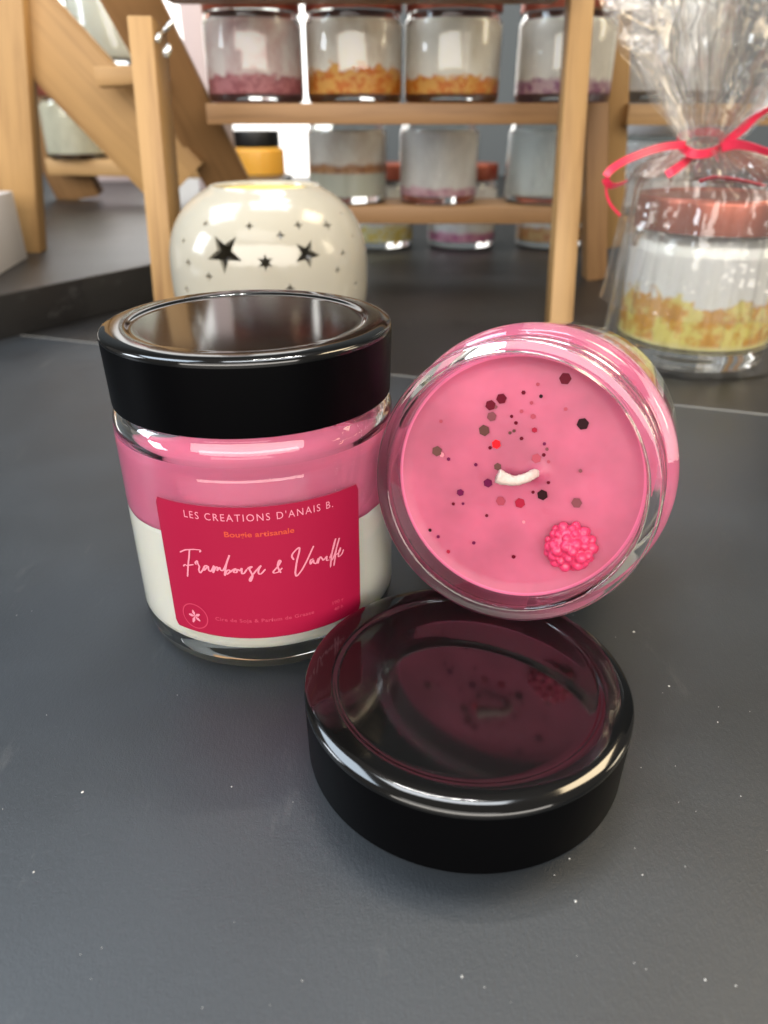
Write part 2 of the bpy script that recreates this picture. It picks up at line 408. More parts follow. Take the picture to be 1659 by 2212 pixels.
def text_part(name, body, s0, s1, z, h, m, r=RT, spacing=1.0, bold=0.0):
    cu = bpy.data.curves.new(name, 'FONT'); cu.body = body; cu.size = 1; cu.space_character = spacing; cu.align_x = 'LEFT'; cu.offset = bold; cu.resolution_u = 3
    to = bpy.data.objects.new('tmp', cu); C.objects.link(to); bpy.context.view_layer.update()
    me = bpy.data.meshes.new_from_object(to.evaluated_get(bpy.context.evaluated_depsgraph_get()))
    bpy.data.objects.remove(to); bpy.data.curves.remove(cu)
    xs = [v.co.x for v in me.vertices]; x0, x1 = min(xs), max(xs); sx = (s1-s0)/(x1-x0); sy = h/.70
    for v in me.vertices:
        v.co = Vector(wrap(s0+(v.co.x-x0)*sx, z+v.co.y*sy, r))
    me.name = name; return link(name, me, m, lab, False)
text_part('printed_name', "LES CREATIONS D'ANAIS B.", -.0123, .0221, .0432, .0018, M['label_ink'], spacing=1.25, bold=.0)
text_part('printed_line', "Bougie artisanale", -.0032, .0124, .0392, .00135, M['label_orange'], bold=.02)
text_part('printed_footer', "Cire de Soja & Parfum de Grasse", -.0080, .0159, .0157, .0010, M['label_ink_dim'], spacing=1.1, bold=.02)
text_part('printed_weight', "190 g", .0209, .0241, .0164, .0009, M['label_ink_dim'], bold=.02)
text_part('printed_hours', "40 h", .0213, .0239, .0144, .0009, M['label_ink_dim'], bold=.02)
STR = [
 [(-15.16, 33.3), (-13.53, 34.3), (-12.26, 34.7), (-10.87, 35.0), (-9.66, 35.1), (-9.36, 34.9), (-9.72, 34.5)],
 [(-12.2, 34.8), (-12.62, 32.8), (-13.23, 30.4), (-13.71, 28.1), (-13.95, 26.9)],
 [(-14.73, 29.6), (-14.13, 30.2), (-13.59, 30.1), (-12.56, 30.5), (-11.65, 30.8)],
 [(-10.99, 30.9), (-11.17, 31.4), (-10.63, 32.0), (-10.57, 31.3), (-10.27, 30.5), (-10.51, 29.6), (-10.27, 28.8), (-9.6, 29.6), (-8.94, 30.6)],
 [(-8.15, 31.2), (-8.82, 30.9), (-9.3, 30.0), (-9.0, 29.8), (-8.03, 31.0), (-7.97, 30.0), (-7.55, 29.6)],
 [(-7.55, 29.6), (-7.07, 30.3), (-6.52, 31.3), (-6.94, 29.4), (-6.34, 30.6), (-5.98, 31.1), (-5.68, 30.9), (-5.86, 30.1), (-5.25, 31.0), (-5.01, 30.4), (-4.59, 30.1)],
 [(-4.59, 30.1), (-3.8, 31.5), (-3.14, 33.1), (-2.54, 34.5), (-3.2, 32.9), (-3.74, 31.2), (-4.23, 28.9), (-3.68, 30.1), (-3.08, 30.5), (-2.9, 30.0), (-3.74, 29.2)],
 [(-2.96, 29.8), (-2.11, 30.6), (-1.45, 30.9), (-2.05, 30.0), (-1.39, 29.9), (-1.09, 30.7), (-0.54, 30.3)],
 [(-0.54, 30.3), (-0.12, 31.0), (-0.18, 29.7), (0.3, 29.7), (1.09, 30.8)],
 [(1.09, 30.8), (1.87, 31.4), (2.23, 31.3), (1.63, 30.8), (1.99, 29.7), (2.17, 28.8), (1.63, 27.5), (1.45, 28.0), (2.29, 29.3)],
 [(2.29, 29.3), (3.26, 30.5), (4.29, 31.6), (3.68, 30.5), (3.62, 29.5), (4.17, 29.4), (5.25, 30.6)],
 [(9.06, 30.4), (8.51, 29.9), (7.97, 29.4), (7.07, 29.3), (7.01, 29.8), (7.91, 30.8), (8.76, 32.1), (8.45, 32.5), (8.03, 31.3), (8.21, 30.1), (8.64, 29.1)],
 [(11.84, 32.0), (11.41, 33.0), (11.78, 33.9), (13.1, 35.0), (13.23, 34.1), (12.56, 31.8), (12.02, 29.1), (11.96, 28.2), (12.26, 27.5), (13.59, 29.0), (15.04, 31.4), (16.12, 33.5), (16.73, 34.6)],
 [(16.49, 31.2), (15.7, 30.9), (15.7, 29.9), (16.37, 30.8), (16.55, 30.0), (17.15, 29.6)],
 [(17.15, 29.6), (17.69, 30.9), (17.51, 29.6), (18.12, 31.1), (18.6, 30.6), (18.96, 29.9)],
 [(18.96, 29.9), (19.87, 30.7), (19.81, 29.7), (20.59, 29.5)],
 [(20.59, 29.9), (21.62, 32.0), (22.46, 34.7), (21.8, 33.0), (21.2, 30.6), (20.71, 27.3)],
 [(21.26, 29.1), (22.34, 31.4), (23.49, 34.5), (22.71, 32.5), (22.16, 30.0), (21.68, 27.4)],
 [(22.46, 30.2), (23.43, 30.7), (23.73, 31.7), (23.19, 30.6), (23.13, 29.5), (24.03, 29.8), (24.64, 30.9)]]
V = []; F = []
for k, st in enumerate(STR):
    pts = catmull([Vector((x, z, 0)) for x, z in st], 7)
    for i, p in enumerate(pts):
        t = (pts[min(i+1, len(pts)-1)]-pts[max(i-1, 0)]); t = t.normalized() if t.length > 1e-6 else Vector((1, 0, 0))
        n = Vector((-t.y, t.x, 0)); wd = .12+.10*abs(t.y)
        if i in (0, len(pts)-1): wd *= .4
        r = RT+.00002*(k % 3)
        for sgn in (1, -1):
            q = p+n*wd*sgn; V.append(wrap(q.x/1000, q.y/1000, r))
        if i: b = len(V)-4; F.append((b, b+1, b+3, b+2))
mesh_obj('handwritten_name', V, F, M['label_ink'], lab, False)
# round emblem with a leaf-like mark
V = []; F = []
ec = (-13.6, 15.6)
n = 48
for k in range(n+1):
    a = 2*PI*k/n
    for rr in (3.35, 3.65): V.append(wrap((ec[0]+rr*math.cos(a))/1000, (ec[1]+rr*math.sin(a))/1000, RT))
    if k: b = len(V)-4; F.append((b, b+1, b+3, b+2))
mesh_obj('emblem_ring', V, F, M['label_ink_dim'], lab, False)
V = []; F = []
for k in range(5):
    a = PI/2+2*PI*k/5+.25; c = (math.cos(a), math.sin(a)); s_ = (-c[1], c[0]); L = 1.75 if k != 2 else 2.2
    pts = [(0, 0), (.55*L, .42), (L, .18), (L, -.18), (.55*L, -.42)]
    b = len(V)
    for u, v in pts: V.append(wrap((ec[0]+c[0]*u+s_[0]*v)/1000, (ec[1]+c[1]*u+s_[1]*v)/1000, RT+.00001*k))
    F.append(tuple(range(b, b+5)))
mesh_obj('emblem_mark', V, F, M['label_ink'], lab, False)

# open jar lying back on the lid
LIP = Vector((.0272, .1398, .0508)); ax = Vector((.355, .905, -.222)).normalized()
JH = .0776
zax = -ax                                  # jar's own +z, bottom to mouth
xax = Vector((1, 0, 0)); xax = (xax-zax*xax.dot(zax)).normalized(); yax = zax.cross(xax)
R2 = Matrix((xax, yax, zax)).transposed().to_4x4()
org = LIP+ax*JH
j2 = thing('candle_jar', 'open candle jar tipped on its side, pink wax with glitter flakes and a raspberry', 'candle', org, 'candle jars in front')
j2.matrix_world = Matrix.Translation(org) @ R2
j2.rotation_mode = 'XYZ'
make_glass(j2, M['glass'])
WZ = .0700
w2 = wax_prof(0, WZ, .0004, .0001)[:-1]
w2 = round_profile(w2, .001, 3)+[(.0272, WZ-.00015), (.0266, WZ-.00035)]+[(.0255*(1-k/30), WZ-.00055-.0002*math.sin(PI*k/30)) for k in range(30)]+[(0, WZ-.0006)]
w2d = []
for (ra, za), (rb_, zb_) in zip(w2[:-1], w2[1:]):
    w2d.append((ra, za))
    if zb_-za > .02:
        for k in range(1, 16): w2d.append((ra+(rb_-ra)*k/16, za+(zb_-za)*k/16))
w2d.append(w2[-1])
inv = (Matrix.Translation(org) @ R2).inverted()
WB = inv @ on_plane(795.5+.4299*848, 685.8+.4299*782, org+zax*(WZ-.0006), zax)
wx2 = lathe('wax', w2d, [M['pink'], M['pink_side'], M['cream']], j2, 144)
for p_ in wx2.data.polygons:
    if p_.center.xy.length > .0275 or abs(p_.normal.z) < .3: p_.material_index = 1
    if p_.center.z < .0355: p_.material_index = 2
for v_ in wx2.data.vertices:
    r_ = math.hypot(v_.co.x, v_.co.y)
    if v_.co.z < .0535 and r_ > .029:
        n_ = noise.noise(Vector((v_.co.x*55, v_.co.y*55, v_.co.z*45+3.1)))
        g_ = .0006 if n_ > .03 else -.0001
        v_.co.x *= 1+g_/r_; v_.co.y *= 1+g_/r_
    elif .0575 < v_.co.z < WZ-.0006 and r_ > .027:
        n_ = noise.noise(Vector((v_.co.x*40, v_.co.y*40, v_.co.z*60+1.3))); g_ = -.0004 if n_ > -.22 else .0002
        v_.co.x *= 1+g_/r_; v_.co.y *= 1+g_/r_
    elif v_.co.z > WZ-.0012 and r_ < .026:
        v_.co.z += .00022*noise.noise(v_.co*60)+.00004*noise.noise(v_.co*500)+.0013*math.exp(-((v_.co-WB).xy.length/.0017)**2)
inv = (Matrix.Translation(org) @ R2).inverted()
wp = org+zax*(WZ-.0006)
def c5(x, y): return (795.5+.4299*x, 685.8+.4299*y)
def onwax(cx, cy, h=0.0):
    p = on_plane(*c5(cx, cy), wp+zax*h, zax); return inv @ p
# flakes
FC = {'d': (.10, .004, .014, 1), 'k': (.022, .006, .008, 1), 'b': (.11, .045, .04, 1), 'f': (.34, .055, .085, 1), 'r': (.85, .012, .02, 1), 'p': (.12, .008, .05, 1), 'm': (.30, .012, .035, 1), 'l': (.60, .20, .25, 1), 'g': (.17, .05, .06, 1)}
FM = {k: plain('glitter_'+nm, FC[k], .45, 1.15) for k, nm in zip(FC, ('dark_red', 'near_black', 'brown', 'submerged', 'bright_red', 'plum', 'muted_red', 'pale_pink', 'grey_brown'))}
FL = [(990,307,30,'d'),(1078,535,30,'k'),(669,408,27,'d'),(614,441,27,'d'),(620,498,25,'g'),(582,568,30,'b'),(643,637,24,'r'),(612,655,10,'d'),(345,672,28,'b'),(403,712,10,'p'),(540,740,10,'p'),(365,522,10,'f'),(780,377,11,'d'),(868,396,10,'k'),(852,336,10,'f'),(820,429,10,'f'),(770,472,10,'f'),(720,497,9,'d'),(828,498,14,'f'),(742,530,10,'d'),(712,580,9,'b'),(732,570,9,'b'),(835,566,14,'m'),(770,608,10,'d'),(885,635,9,'p'),(898,662,9,'g'),(882,691,10,'d'),(845,708,25,'f'),(906,725,9,'f'),(650,750,20,'b'),(601,832,24,'p'),(1066,771,10,'g'),(905,830,9,'d'),(828,878,9,'d'),(875,892,28,'k'),(762,933,27,'m'),(665,923,26,'f'),(1047,932,27,'g'),(992,460,10,'f'),(462,880,20,'p'),(427,937,9,'d'),(476,936,8,'p'),(595,996,9,'d'),(530,1133,10,'p'),(310,1069,10,'k'),(351,1102,10,'p'),(402,1177,11,'m'),(730,1203,11,'d'),(781,1028,9,'l'),(1268,1178,6,'d'),(640,450,10,'g'),(370,690,14,'l')]
keys = list(FC); bm = bmesh.new()
for k, (x, y, r, t) in enumerate(FL):
    p = onwax(x, y, .00026+.00001*(k % 5)); rr = r*.0000446; a0_ = random.random()*PI
    tilt = Vector((random.gauss(0, .06), random.gauss(0, .06), 1)).normalized()
    vs = []
    for q in range(6):
        a = a0_+q*PI/3; vs.append(p+Vector((rr*math.cos(a), rr*math.sin(a), -tilt.x*rr*math.cos(a)-tilt.y*rr*math.sin(a))))
    top = [bm.verts.new(v) for v in vs]; bot = [bm.verts.new(v-Vector((0, 0, .00008))) for v in vs]
    f = bm.faces.new(top); f.material_index = keys.index(t)
    for q in range(6):
        f = bm.faces.new((top[q], bot[q], bot[(q+1) % 6], top[(q+1) % 6])); f.material_index = keys.index(t)
bm_obj('glitter_flakes', bm, [FM[k] for k in keys], j2, False)
# wick
wb = onwax(848, 782); dz = Vector((0, 0, 1))
pth = [wb-dz*.001, wb+dz*.0018+Vector((-.0006, 0, 0))]
for (x, y, h) in ((790, 806, .0036), (740, 820, .0046), (690, 812, .0052), (650, 798, .0058)):
    pth.append(onwax(x, y, h))
pth = catmull(pth, 6); n = len(pth)
rad = [.0010+.0001*min(1, i/8)+(.0006*max(0, (i/n-.6)/.4)) for i in range(n)]
bm = tube(pth, rad, 14)
for v in bm.verts: v.co += Vector((noise.noise(v.co*1400), noise.noise(v.co*1400+Vector((5, 5, 5))), noise.noise(v.co*1400+Vector((9, 1, 3)))))*.00025
bm_obj('wick', bm, M['wick'], j2)
# raspberry
rc_ = onwax(1017, 1150, .001); bm = bmesh.new()
RR = .0049
bmesh.ops.create_icosphere(bm, subdivisions=3, radius=RR, matrix=Matrix.Translation(rc_) @ Matrix.Diagonal((1, 1, .8, 1)))
nb = 62
for i in range(nb):
    zz = 1-2*(i+.5)/nb
    if zz < -.25: continue
    r_ = math.sqrt(1-zz*zz); a = i*2.39996
    dn = Vector((r_*math.cos(a)+random.gauss(0, .05), r_*math.sin(a)+random.gauss(0, .05), zz)).normalized()
    q = rc_+Vector((dn.x*RR, dn.y*RR, dn.z*RR*.82))
    bmesh.ops.create_icosphere(bm, subdivisions=2, radius=.00112*random.uniform(.7, 1.3), matrix=Matrix.Translation(q))
rsp = bm_obj('raspberry', bm, M['rasp'], j2)
rm = rsp.modifiers.new('r', 'REMESH'); rm.mode = 'VOXEL'; rm.voxel_size = .00021; rm.use_smooth_shade = True
rs = rsp.modifiers.new('s', 'SMOOTH'); rs.iterations = 4; rs.factor = .6
bpy.context.view_layer.update()
rme = bpy.data.meshes.new_from_object(rsp.evaluated_get(bpy.context.evaluated_depsgraph_get())); rsp.modifiers.clear(); rsp.data = rme
rme.polygons.foreach_set('use_smooth', [True]*len(rme.polygons))

# ---------------------------------------------------------------- star globe
GX, GY, GZ, GR = -.0624, .413, .0455, .0532
def grad(z):
    t = (z-GZ)/(.049); t = max(-.999, min(.999, t)); return GR*(1-abs(t)**2.7)**(1/2.05)
pz = [.0 + .0885*k/44 for k in range(45)]
outer = [(max(grad(z), .012), z) for z in pz]
zt = outer[-1][1]; rt = outer[-1][0]
outer = [(0, 0), (.026, 0)]+[q for q in outer if q[1] > .002]
inner = [(r-.0034, z-(.001 if z > .07 else 0)) for r, z in reversed(outer[2:]) if z > .004]
prof = outer+[(rt-.0012, zt+.0012), (rt-.0030, zt+.0004)]+inner+[(0, .004)]
gl = thing('tealight_globe', 'round cream ceramic tealight holder with cut out stars behind the closed jar', 'tealight holder', (GX, GY, 0))
v, f = lathe_data(prof, 128)
me = bpy.data.meshes.new('globe_shell'); me.from_pydata(v, [], f)
bm = bmesh.new(); bm.from_mesh(me); bmesh.ops.recalc_face_normals(bm, faces=bm.faces); bm.to_mesh(me); bm.free()
shell = link('globe_shell', me, M['ceramic'], gl)
def star_cut(bm, ctr, nrm_, R, n, ratio, rot=0.0):
    zc = nrm_.normalized(); xc = Vector((0, 0, 1)).cross(zc).normalized(); yc = zc.cross(xc)
    ring = []
    for q in range(2*n):
        a = PI/2+rot+q*PI/n; rr = R if q % 2 == 0 else R*ratio
        ring.append(xc*(rr*math.cos(a))+yc*(rr*math.sin(a)))
    a_ = [bm.verts.new(ctr+p*1.12+zc*.006) for p in ring]; b_ = [bm.verts.new(ctr+p*.9-zc*.009) for p in ring]
    m_ = len(ring)
    bm.faces.new(a_); bm.faces.new(b_[::-1])
    for q in range(m_): bm.faces.new((a_[q], b_[q], b_[(q+1) % m_], a_[(q+1) % m_]))
bm = bmesh.new(); gc = Vector((0, 0, 0))
def globe_hit(px, py):
    d_ = ray(px, py); lo = None
    for k in range(4000):
        t = .25+k*.0001; p = CAM+d_*t-Vector((GX, GY, 0))
        if 0 < p.z < .0885 and math.hypot(p.x, p.y) < grad(p.z):
            e = .0005; g1 = (grad(p.z+e)-grad(p.z-e))/(2*e); h = Vector((p.x, p.y, 0)).normalized()
            return p, Vector((h.x, h.y, -g1)).normalized()
    return None
ST = [(520,640,138,5,.40,PI),(1125,645,100,5,.40,PI+.15),(820,708,56,6,.45,0),(703,443,32,4,.4,0),(930,510,34,4,.4,0),(1060,435,36,4,.4,0),(1270,435,44,4,.4,0),(385,425,28,4,.45,0),(225,550,26,4,.45,0),(260,710,34,4,.45,0),(410,810,34,4,.45,0),(1385,640,30,4,.45,0),(1345,765,30,4,.45,0),(250,905,34,4,.45,0),(1475,865,34,4,.45,0),(1370,350,16,4,.5,0),(600,940,36,4,.45,0),(1000,900,36,4,.45,0),(1455,515,18,4,.45,0)]
for (x, y, R, n, ra, rot) in ST:
    hit = globe_hit(329.2+.2976*x, 356.6+.2976*y)
    if hit: star_cut(bm, hit[0], hit[1], R*.2976*.365/FPX, n, ra, rot)
for k in range(9):                                   # the side turned away
    a = PI*.08+PI*.84*k/8; z = .045+.018*math.sin(k*2.1)
    h = Vector((math.cos(a), math.sin(a), 0)); star_cut(bm, h*grad(z)+Vector((0, 0, z)), h, .0075 if k % 3 == 1 else .003, 5 if k % 3 == 1 else 4, .4, PI if k % 3 == 1 else 0)
bmesh.ops.recalc_face_normals(bm, faces=bm.faces)
cut = bm_obj('cutter', bm, None, None, False); cut.location = (GX, GY, 0)
bo = shell.modifiers.new('b', 'BOOLEAN'); bo.operation = 'DIFFERENCE'; bo.object = cut; bo.solver = 'EXACT'
bpy.context.view_layer.update()
me2 = bpy.data.meshes.new_from_object(shell.evaluated_get(bpy.context.evaluated_depsgraph_get()))
shell.modifiers.clear(); shell.data = me2; bpy.data.objects.remove(cut)
try: me2.set_sharp_from_angle(angle=math.radians(40))
except Exception: pass
lathe('glow_dish', round_profile([(0, .066), (.015, .067), (rt-.0045, .082), (rt-.0045, .0874), (rt-.0065, .0876), (0, .0874)], .001, 3), M['yellow_glow'], gl, 64)  # added dish near the rim; its yellow stands in for the inner glow

# ---------------------------------------------------------------- wooden racks
def board(name, p0, p1, wid, thk, m, parent, face=None, bev=.0006):
    """a board from p0 to p1; its wide side (wid) lies along `face`"""
    p0 = Vector(p0); p1 = Vector(p1); L = (p1-p0).length; z = (p1-p0).normalized()
    f_ = Vector(face or (1, 0, 0)); x = (f_-z*f_.dot(z)).normalized(); y = z.cross(x)
    o = bm_obj(name, box_bm(wid, thk, L, bev), m, parent, True, 30)
    o.matrix_world = Matrix.Translation((p0+p1)/2) @ Matrix((x, y, z)).transposed().to_4x4()
    return o
rk = thing('display_rack', 'pale pine ladder rack holding three rows of candle jars in the middle', 'rack', (0, 0, 0), 'wooden ladder racks')
# near left leg, deep board seen on its front edge and inner side
pb = at(352, 655, .452); ptp = at(292, 62, .468)
board('post', Vector((pb.x, .468, 0)), Vector((ptp.x+.001, .490, at(290, 45, .48).z)), .0135, .030, M['wood'], rk)
# leaning right leg
board('post', Vector((at(1200, 700, .45).x+.001, .445, -.0)), Vector((at(1254, -120, .54).x, .535, at(1262, -160, .54).z)), .0138, .016, M['wood'], rk)
# slanting plank of the left side, top nearer
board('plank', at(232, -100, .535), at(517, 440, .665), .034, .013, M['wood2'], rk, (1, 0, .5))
# shelves
S1Z, S2Z = .1285, .0545
def shelf(x0, x1, y, z, thk=.0125, dep=.072, m=None, par=None):
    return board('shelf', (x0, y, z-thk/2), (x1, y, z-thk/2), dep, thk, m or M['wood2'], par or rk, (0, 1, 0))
xl = at(448, 242, .56).x; xr = at(1262, 242, .56).x
shelf(xl, xr, .592, S1Z)
shelf(at(560, 455, .66).x, at(1290, 455, .66).x, .688, S2Z, .0135, .070)
shelf(at(330, 5, .50).x, at(1228, 5, .50).x, .515, at(800, -12, .48).z+.0150, .012, .065)

lk = thing('display_rack', 'pale pine rack with one broad slanting side board at the edge of the riser', 'rack', (0, 0, 0), 'wooden ladder racks')
q = on(55, 540, .0262)
board('post', (q.x+.001, q.y-.004, .0264), (at(5, -60, q.y-.02).x, q.y-.02, at(5, -60, q.y-.02).z), .030, .016, M['wood'], lk)
pA0 = at(-40, -60, .60); pA1 = at(392, 400, .62)
board('plank', pA0, pA1, .050, .013, M['wood'], lk, (1, 0, 1))
board('shelf', at(212, 168, .572), at(345, 162, .580), .026, .0115, M['wood'], lk, (0, 1, 0))
ck = thing('display_rack', 'pine rack furthest back with a shaded slanting board standing on the riser', 'rack', (0, 0, 0), 'wooden ladder racks')
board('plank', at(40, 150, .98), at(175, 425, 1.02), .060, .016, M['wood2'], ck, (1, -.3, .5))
board('shelf', at(118, 357, .99), at(470, 366, .99), .05, .018, M['wood'], ck, (0, 1, 0))
rr_ = thing('display_rack', 'pine rack with shade-coloured upright board behind the wrapped candle', 'rack', (0, 0, 0), 'wooden ladder racks')
bb = on(1290, 605, 0)
board('post', (bb.x, bb.y+.01, 0), (at(1292, -100, bb.y).x, bb.y+.01, at(1292, -100, bb.y).z), .0165, .02, M['wood2'], rr_)  # shadowed side face as its own board, shade put into its colour
board('plank', (at(1312, 600, .70).x, .70, 0.02), (at(1340, -120, .62).x, .62, at(1340, -120, .62).z), .015, .02, M['wood'], rr_)
board('shelf', (at(1338, 240, .66).x, .665, .122), (.62, .665, .122), .06, .0145, M['wood'], rr_, (0, 1, 0))
board('shelf', (at(1338, 480, .72).x, .76, .030), (.62, .76, .030), .06, .0145, M['wood'], rr_, (0, 1, 0))
# wing bolt on the left post
wbt = thing('wing_bolt', 'small steel wing nut and bolt through the near pine post', 'bolt', at(357, 88, .47))
bm = tube([Vector((-.004, .004, .002)), Vector((.006, -.001, .009))], .0013, 10)
bm_obj('bolt', bm, M['steel'], wbt)
bm = bmesh.new()
for (x, z, rx) in ((-.003, .001, .0026), (.001, -.005, .0036)):
    bmesh.ops.create_uvsphere(bm, u_segments=16, v_segments=10, radius=1, matrix=Matrix.Translation((x, -.002, z)) @ Matrix.Rotation(.5, 4, 'Y') @ Matrix.Diagonal((rx*.62, .0012, rx, 1)))
bm_obj('wing_nut', bm, M['steel'], wbt)
wbt.parent = rk; wbt.name = 'wing_bolt'
for k_ in ('label', 'category'):
    del wbt[k_]

# ---------------------------------------------------------------- jars on the racks
JR = .0335
small_out = round_profile([(0, .001), (.028, .0), (JR-.001, .001), (JR, .006), (JR, .054), (JR-.002, .060), (.0305, .062), (.0300, .072), (.028, .072), (.028, .061), (.0305, .055), (.0305, .007), (0, .006)], .0012, 2)
glass_me = None
def shelf_jar(x, y, z, wax_m, label, s=1.0, lidm=None, wtop=.056, group='candle jars on the racks'):
    global glass_me
    t = thing('candle_jar', label, 'candle', (x, y, z+.0002), group)
    if glass_me is None:
        g_ = lathe('glass_jar', small_out, M['glass'], t, 64); glass_me = g_.data
    else:
        g_ = bpy.data.objects.new('glass_jar', glass_me); C.objects.link(g_); g_.parent = t
    lathe('wax', round_profile([(0, .0064), (.0300, .0064), (.0306, .0075), (.0306, wtop-.003), (.0300, wtop), (0, wtop-.0015)], .001, 2), wax_m, t, 56)
    lathe('lid', round_profile([(0, .0755), (.0322, .0755), (.0330, .0745), (.0330, .0615), (.0320, .0615), (.0320, .074), (0, .074)], .0008, 2), lidm or M['copper'], t, 56)
    t.scale = (s, s, s); return t
CR = (.66, .56, .42, 1); CR2 = (.47, .33, .24, 1)
W_berry = layered_wax('wax_with_berry', (.62, .47, .42, 1), (.22, .05, .06, 1), (.36, .10, .11, 1), .019, .012, (.40, .20, .19, 1))
W_or1 = layered_wax('wax_with_orange_high', (.60, .50, .38, 1), (.44, .075, .003, 1), (.56, .19, .03, 1), .025, .020, (.44, .32, .22, 1))
W_or2 = layered_wax('wax_with_orange_low', (.64, .57, .45, 1), (.44, .075, .003, 1), (.56, .19, .03, 1), .018, .010, (.50, .42, .31, 1))
W_plum = layered_wax('wax_with_plum', (.62, .55, .44, 1), (.16, .05, .10, 1), (.36, .20, .22, 1), .016, .008)
W_choc = layered_wax('wax_with_chocolate', (.55, .47, .38, 1), (.18, .06, .02, 1), (.33, .13, .05, 1), .031, .005, (.38, .29, .22, 1), (.36, .37, .28, 1), .024)
W_pnk = layered_wax('wax_with_pink_foot', (.58, .53, .48, 1), (.32, .12, .16, 1), (.50, .24, .28, 1), .013, .005)
W_grey = layered_wax('grey_green_wax', (.33, .37, .35, 1), (.34, .37, .33, 1), (.40, .43, .38, 1), .010, .003)
W_yel = layered_wax('wax_with_yellow', (.72, .68, .58, 1), (.60, .36, .03, 1), (.72, .60, .24, 1), .021, .010)
W_mag = layered_wax('wax_with_magenta', (.70, .62, .60, 1), (.32, .05, .14, 1), (.50, .15, .24, 1), .015, .005)
W_rust = layered_wax('wax_with_rust', (.66, .60, .50, 1), (.42, .12, .03, 1), (.55, .25, .08, 1), .020, .006)
W_white = layered_wax('white_wax', (.80, .80, .78, 1), (.72, .70, .62, 1), (.8, .8, .76, 1), .004, .002, (.62, .64, .64, 1))
def xx(px, y, z): # x for a pixel column at depth y and height z
    c, s = math.cos(PITCH), math.sin(PITCH); dpt = y*c-(z-CAM_H)*s; return (px-829.5)/FPX*dpt
y1 = .595
for px, m_, lbl in ((548, W_berry, 'jar with dark berry pieces under pinkish wax, upper shelf, next to the slanting plank'),
                    (765, W_or1, 'upper shelf jar whose orange pieces climb high on one side'),
                    (978, W_or2, 'upper shelf jar with a low even bed of orange pieces'),
                    (1222, W_plum, 'upper shelf jar of beige wax half hidden by the leaning pine leg')):
    shelf_jar(xx(px, y1, .16), y1, S1Z, m_, lbl, 1.0).scale = (1.0, 1.0, .87)
y2 = .69
for px, m_, lbl in ((751, W_choc, 'lower shelf jar with a brown band over greenish wax'),
                    (948, W_pnk, 'lower shelf jar of pale wax with a thin pink foot'),
                    (1180, W_grey, 'grey green jar on the lower shelf beside the leaning pine leg')):
    shelf_jar(xx(px, y2, .09), y2, S2Z, m_, lbl, 1.0)
y3 = .815
for px, m_, lbl in ((820, W_yel, 'jar with yellow pieces standing under the lower shelf near the star globe'),
                    (998, W_mag, 'jar with a magenta foot standing on the table under the lower shelf'),
                    (1190, W_rust, 'jar with rust coloured pieces standing under the grey green jar')):
    shelf_jar(xx(px, y3, .03), y3, -.0003, m_, lbl, 1.05)
# jars of the left racks
W_pale = layered_wax('pale_yellow_wax', (.74, .70, .48, 1), (.70, .66, .42, 1), (.76, .72, .5, 1), .004, .001, (.66, .61, .40, 1))
W_olive = layered_wax('olive_wax', (.42, .38, .24, 1), (.40, .36, .22, 1), (.44, .4, .26, 1), .004, .001)
shelf_jar(at(262, 150, .70).x, .70, at(262, 152, .70).z, W_pale, 'pale yellow candle above the short shelf of the broad boarded rack', 1.05)
shelf_jar(at(180, 345, 1.0).x, .99, at(180, 345, .99).z, W_olive, 'olive candle on the low shelf of the furthest rack', 1.1)
# white jars of the right rack
shelf_jar(at(1440, 222, .665).x, .665, .130, W_white, 'tall white candle on the rack shelf seen through the cellophane', 1.15, M['white'])
shelf_jar(at(1372, 450, .76).x+.01, .765, .038, W_white, 'white candle under the rack shelf beside the wrapped gift', 1.1, M['white'])
# amber jar with a black lid far behind
am = thing('honey_jar', 'amber jar with a flat black lid far behind the star globe', 'jar', (at(557, 392, 1.5).x, 1.5, 0))
M['amber'] = plain('amber_honey', (.80, .40, .05, 1), .25, sss=.2, ssss=.01)
lathe('jar_body', round_profile([(0, .001), (.050, .001), (.053, .006), (.053, .066), (.049, .070), (0, .070)], .002, 2), M['amber'], am, 48)
lathe('lid', round_profile([(0, .098), (.044, .098), (.0455, .096), (.0455, .0702), (0, .0702)], .002, 2), M['black'], am, 48)

# ---------------------------------------------------------------- things far behind
def box(name, x0, x1, y, dep, z0, z1, m, label, cat, bev=.001, group=None):
    o = bm_obj(name, box_bm(abs(x1-x0), dep, z1-z0, bev), m, None, True, 30); o.location = ((x0+x1)/2, y+dep/2, (z0+z1)/2)
    return tag(o, label, cat, group)
ly = 1.80
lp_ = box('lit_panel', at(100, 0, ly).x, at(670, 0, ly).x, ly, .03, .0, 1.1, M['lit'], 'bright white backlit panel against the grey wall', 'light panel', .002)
box('carton', at(385, 0, 1.15).x, at(455, 0, 1.15).x, 1.15, .08, .0, .62, M['pinkbox'], 'tall pale pink carton behind the slanting plank', 'carton', group='pale cartons behind the racks')
box('carton', at(110, 0, 1.3).x, at(250, 0, 1.3).x, 1.3, .08, .0264, .19, M['pinkbox'], 'pale pink carton behind the furthest rack', 'carton', group='pale cartons behind the racks')
wbx = bm_obj('gift_box', box_bm(.10, .09, .047, .001), M['white'], None, True, 30)
qb = on(58, 612, .0262); wbx.rotation_euler = (0, 0, math.radians(8)); wbx.location = (qb.x-.082, qb.y+.040, .0264+.0235)
tag(wbx, 'white cardboard box cut off by the picture edge on the black riser', 'box')

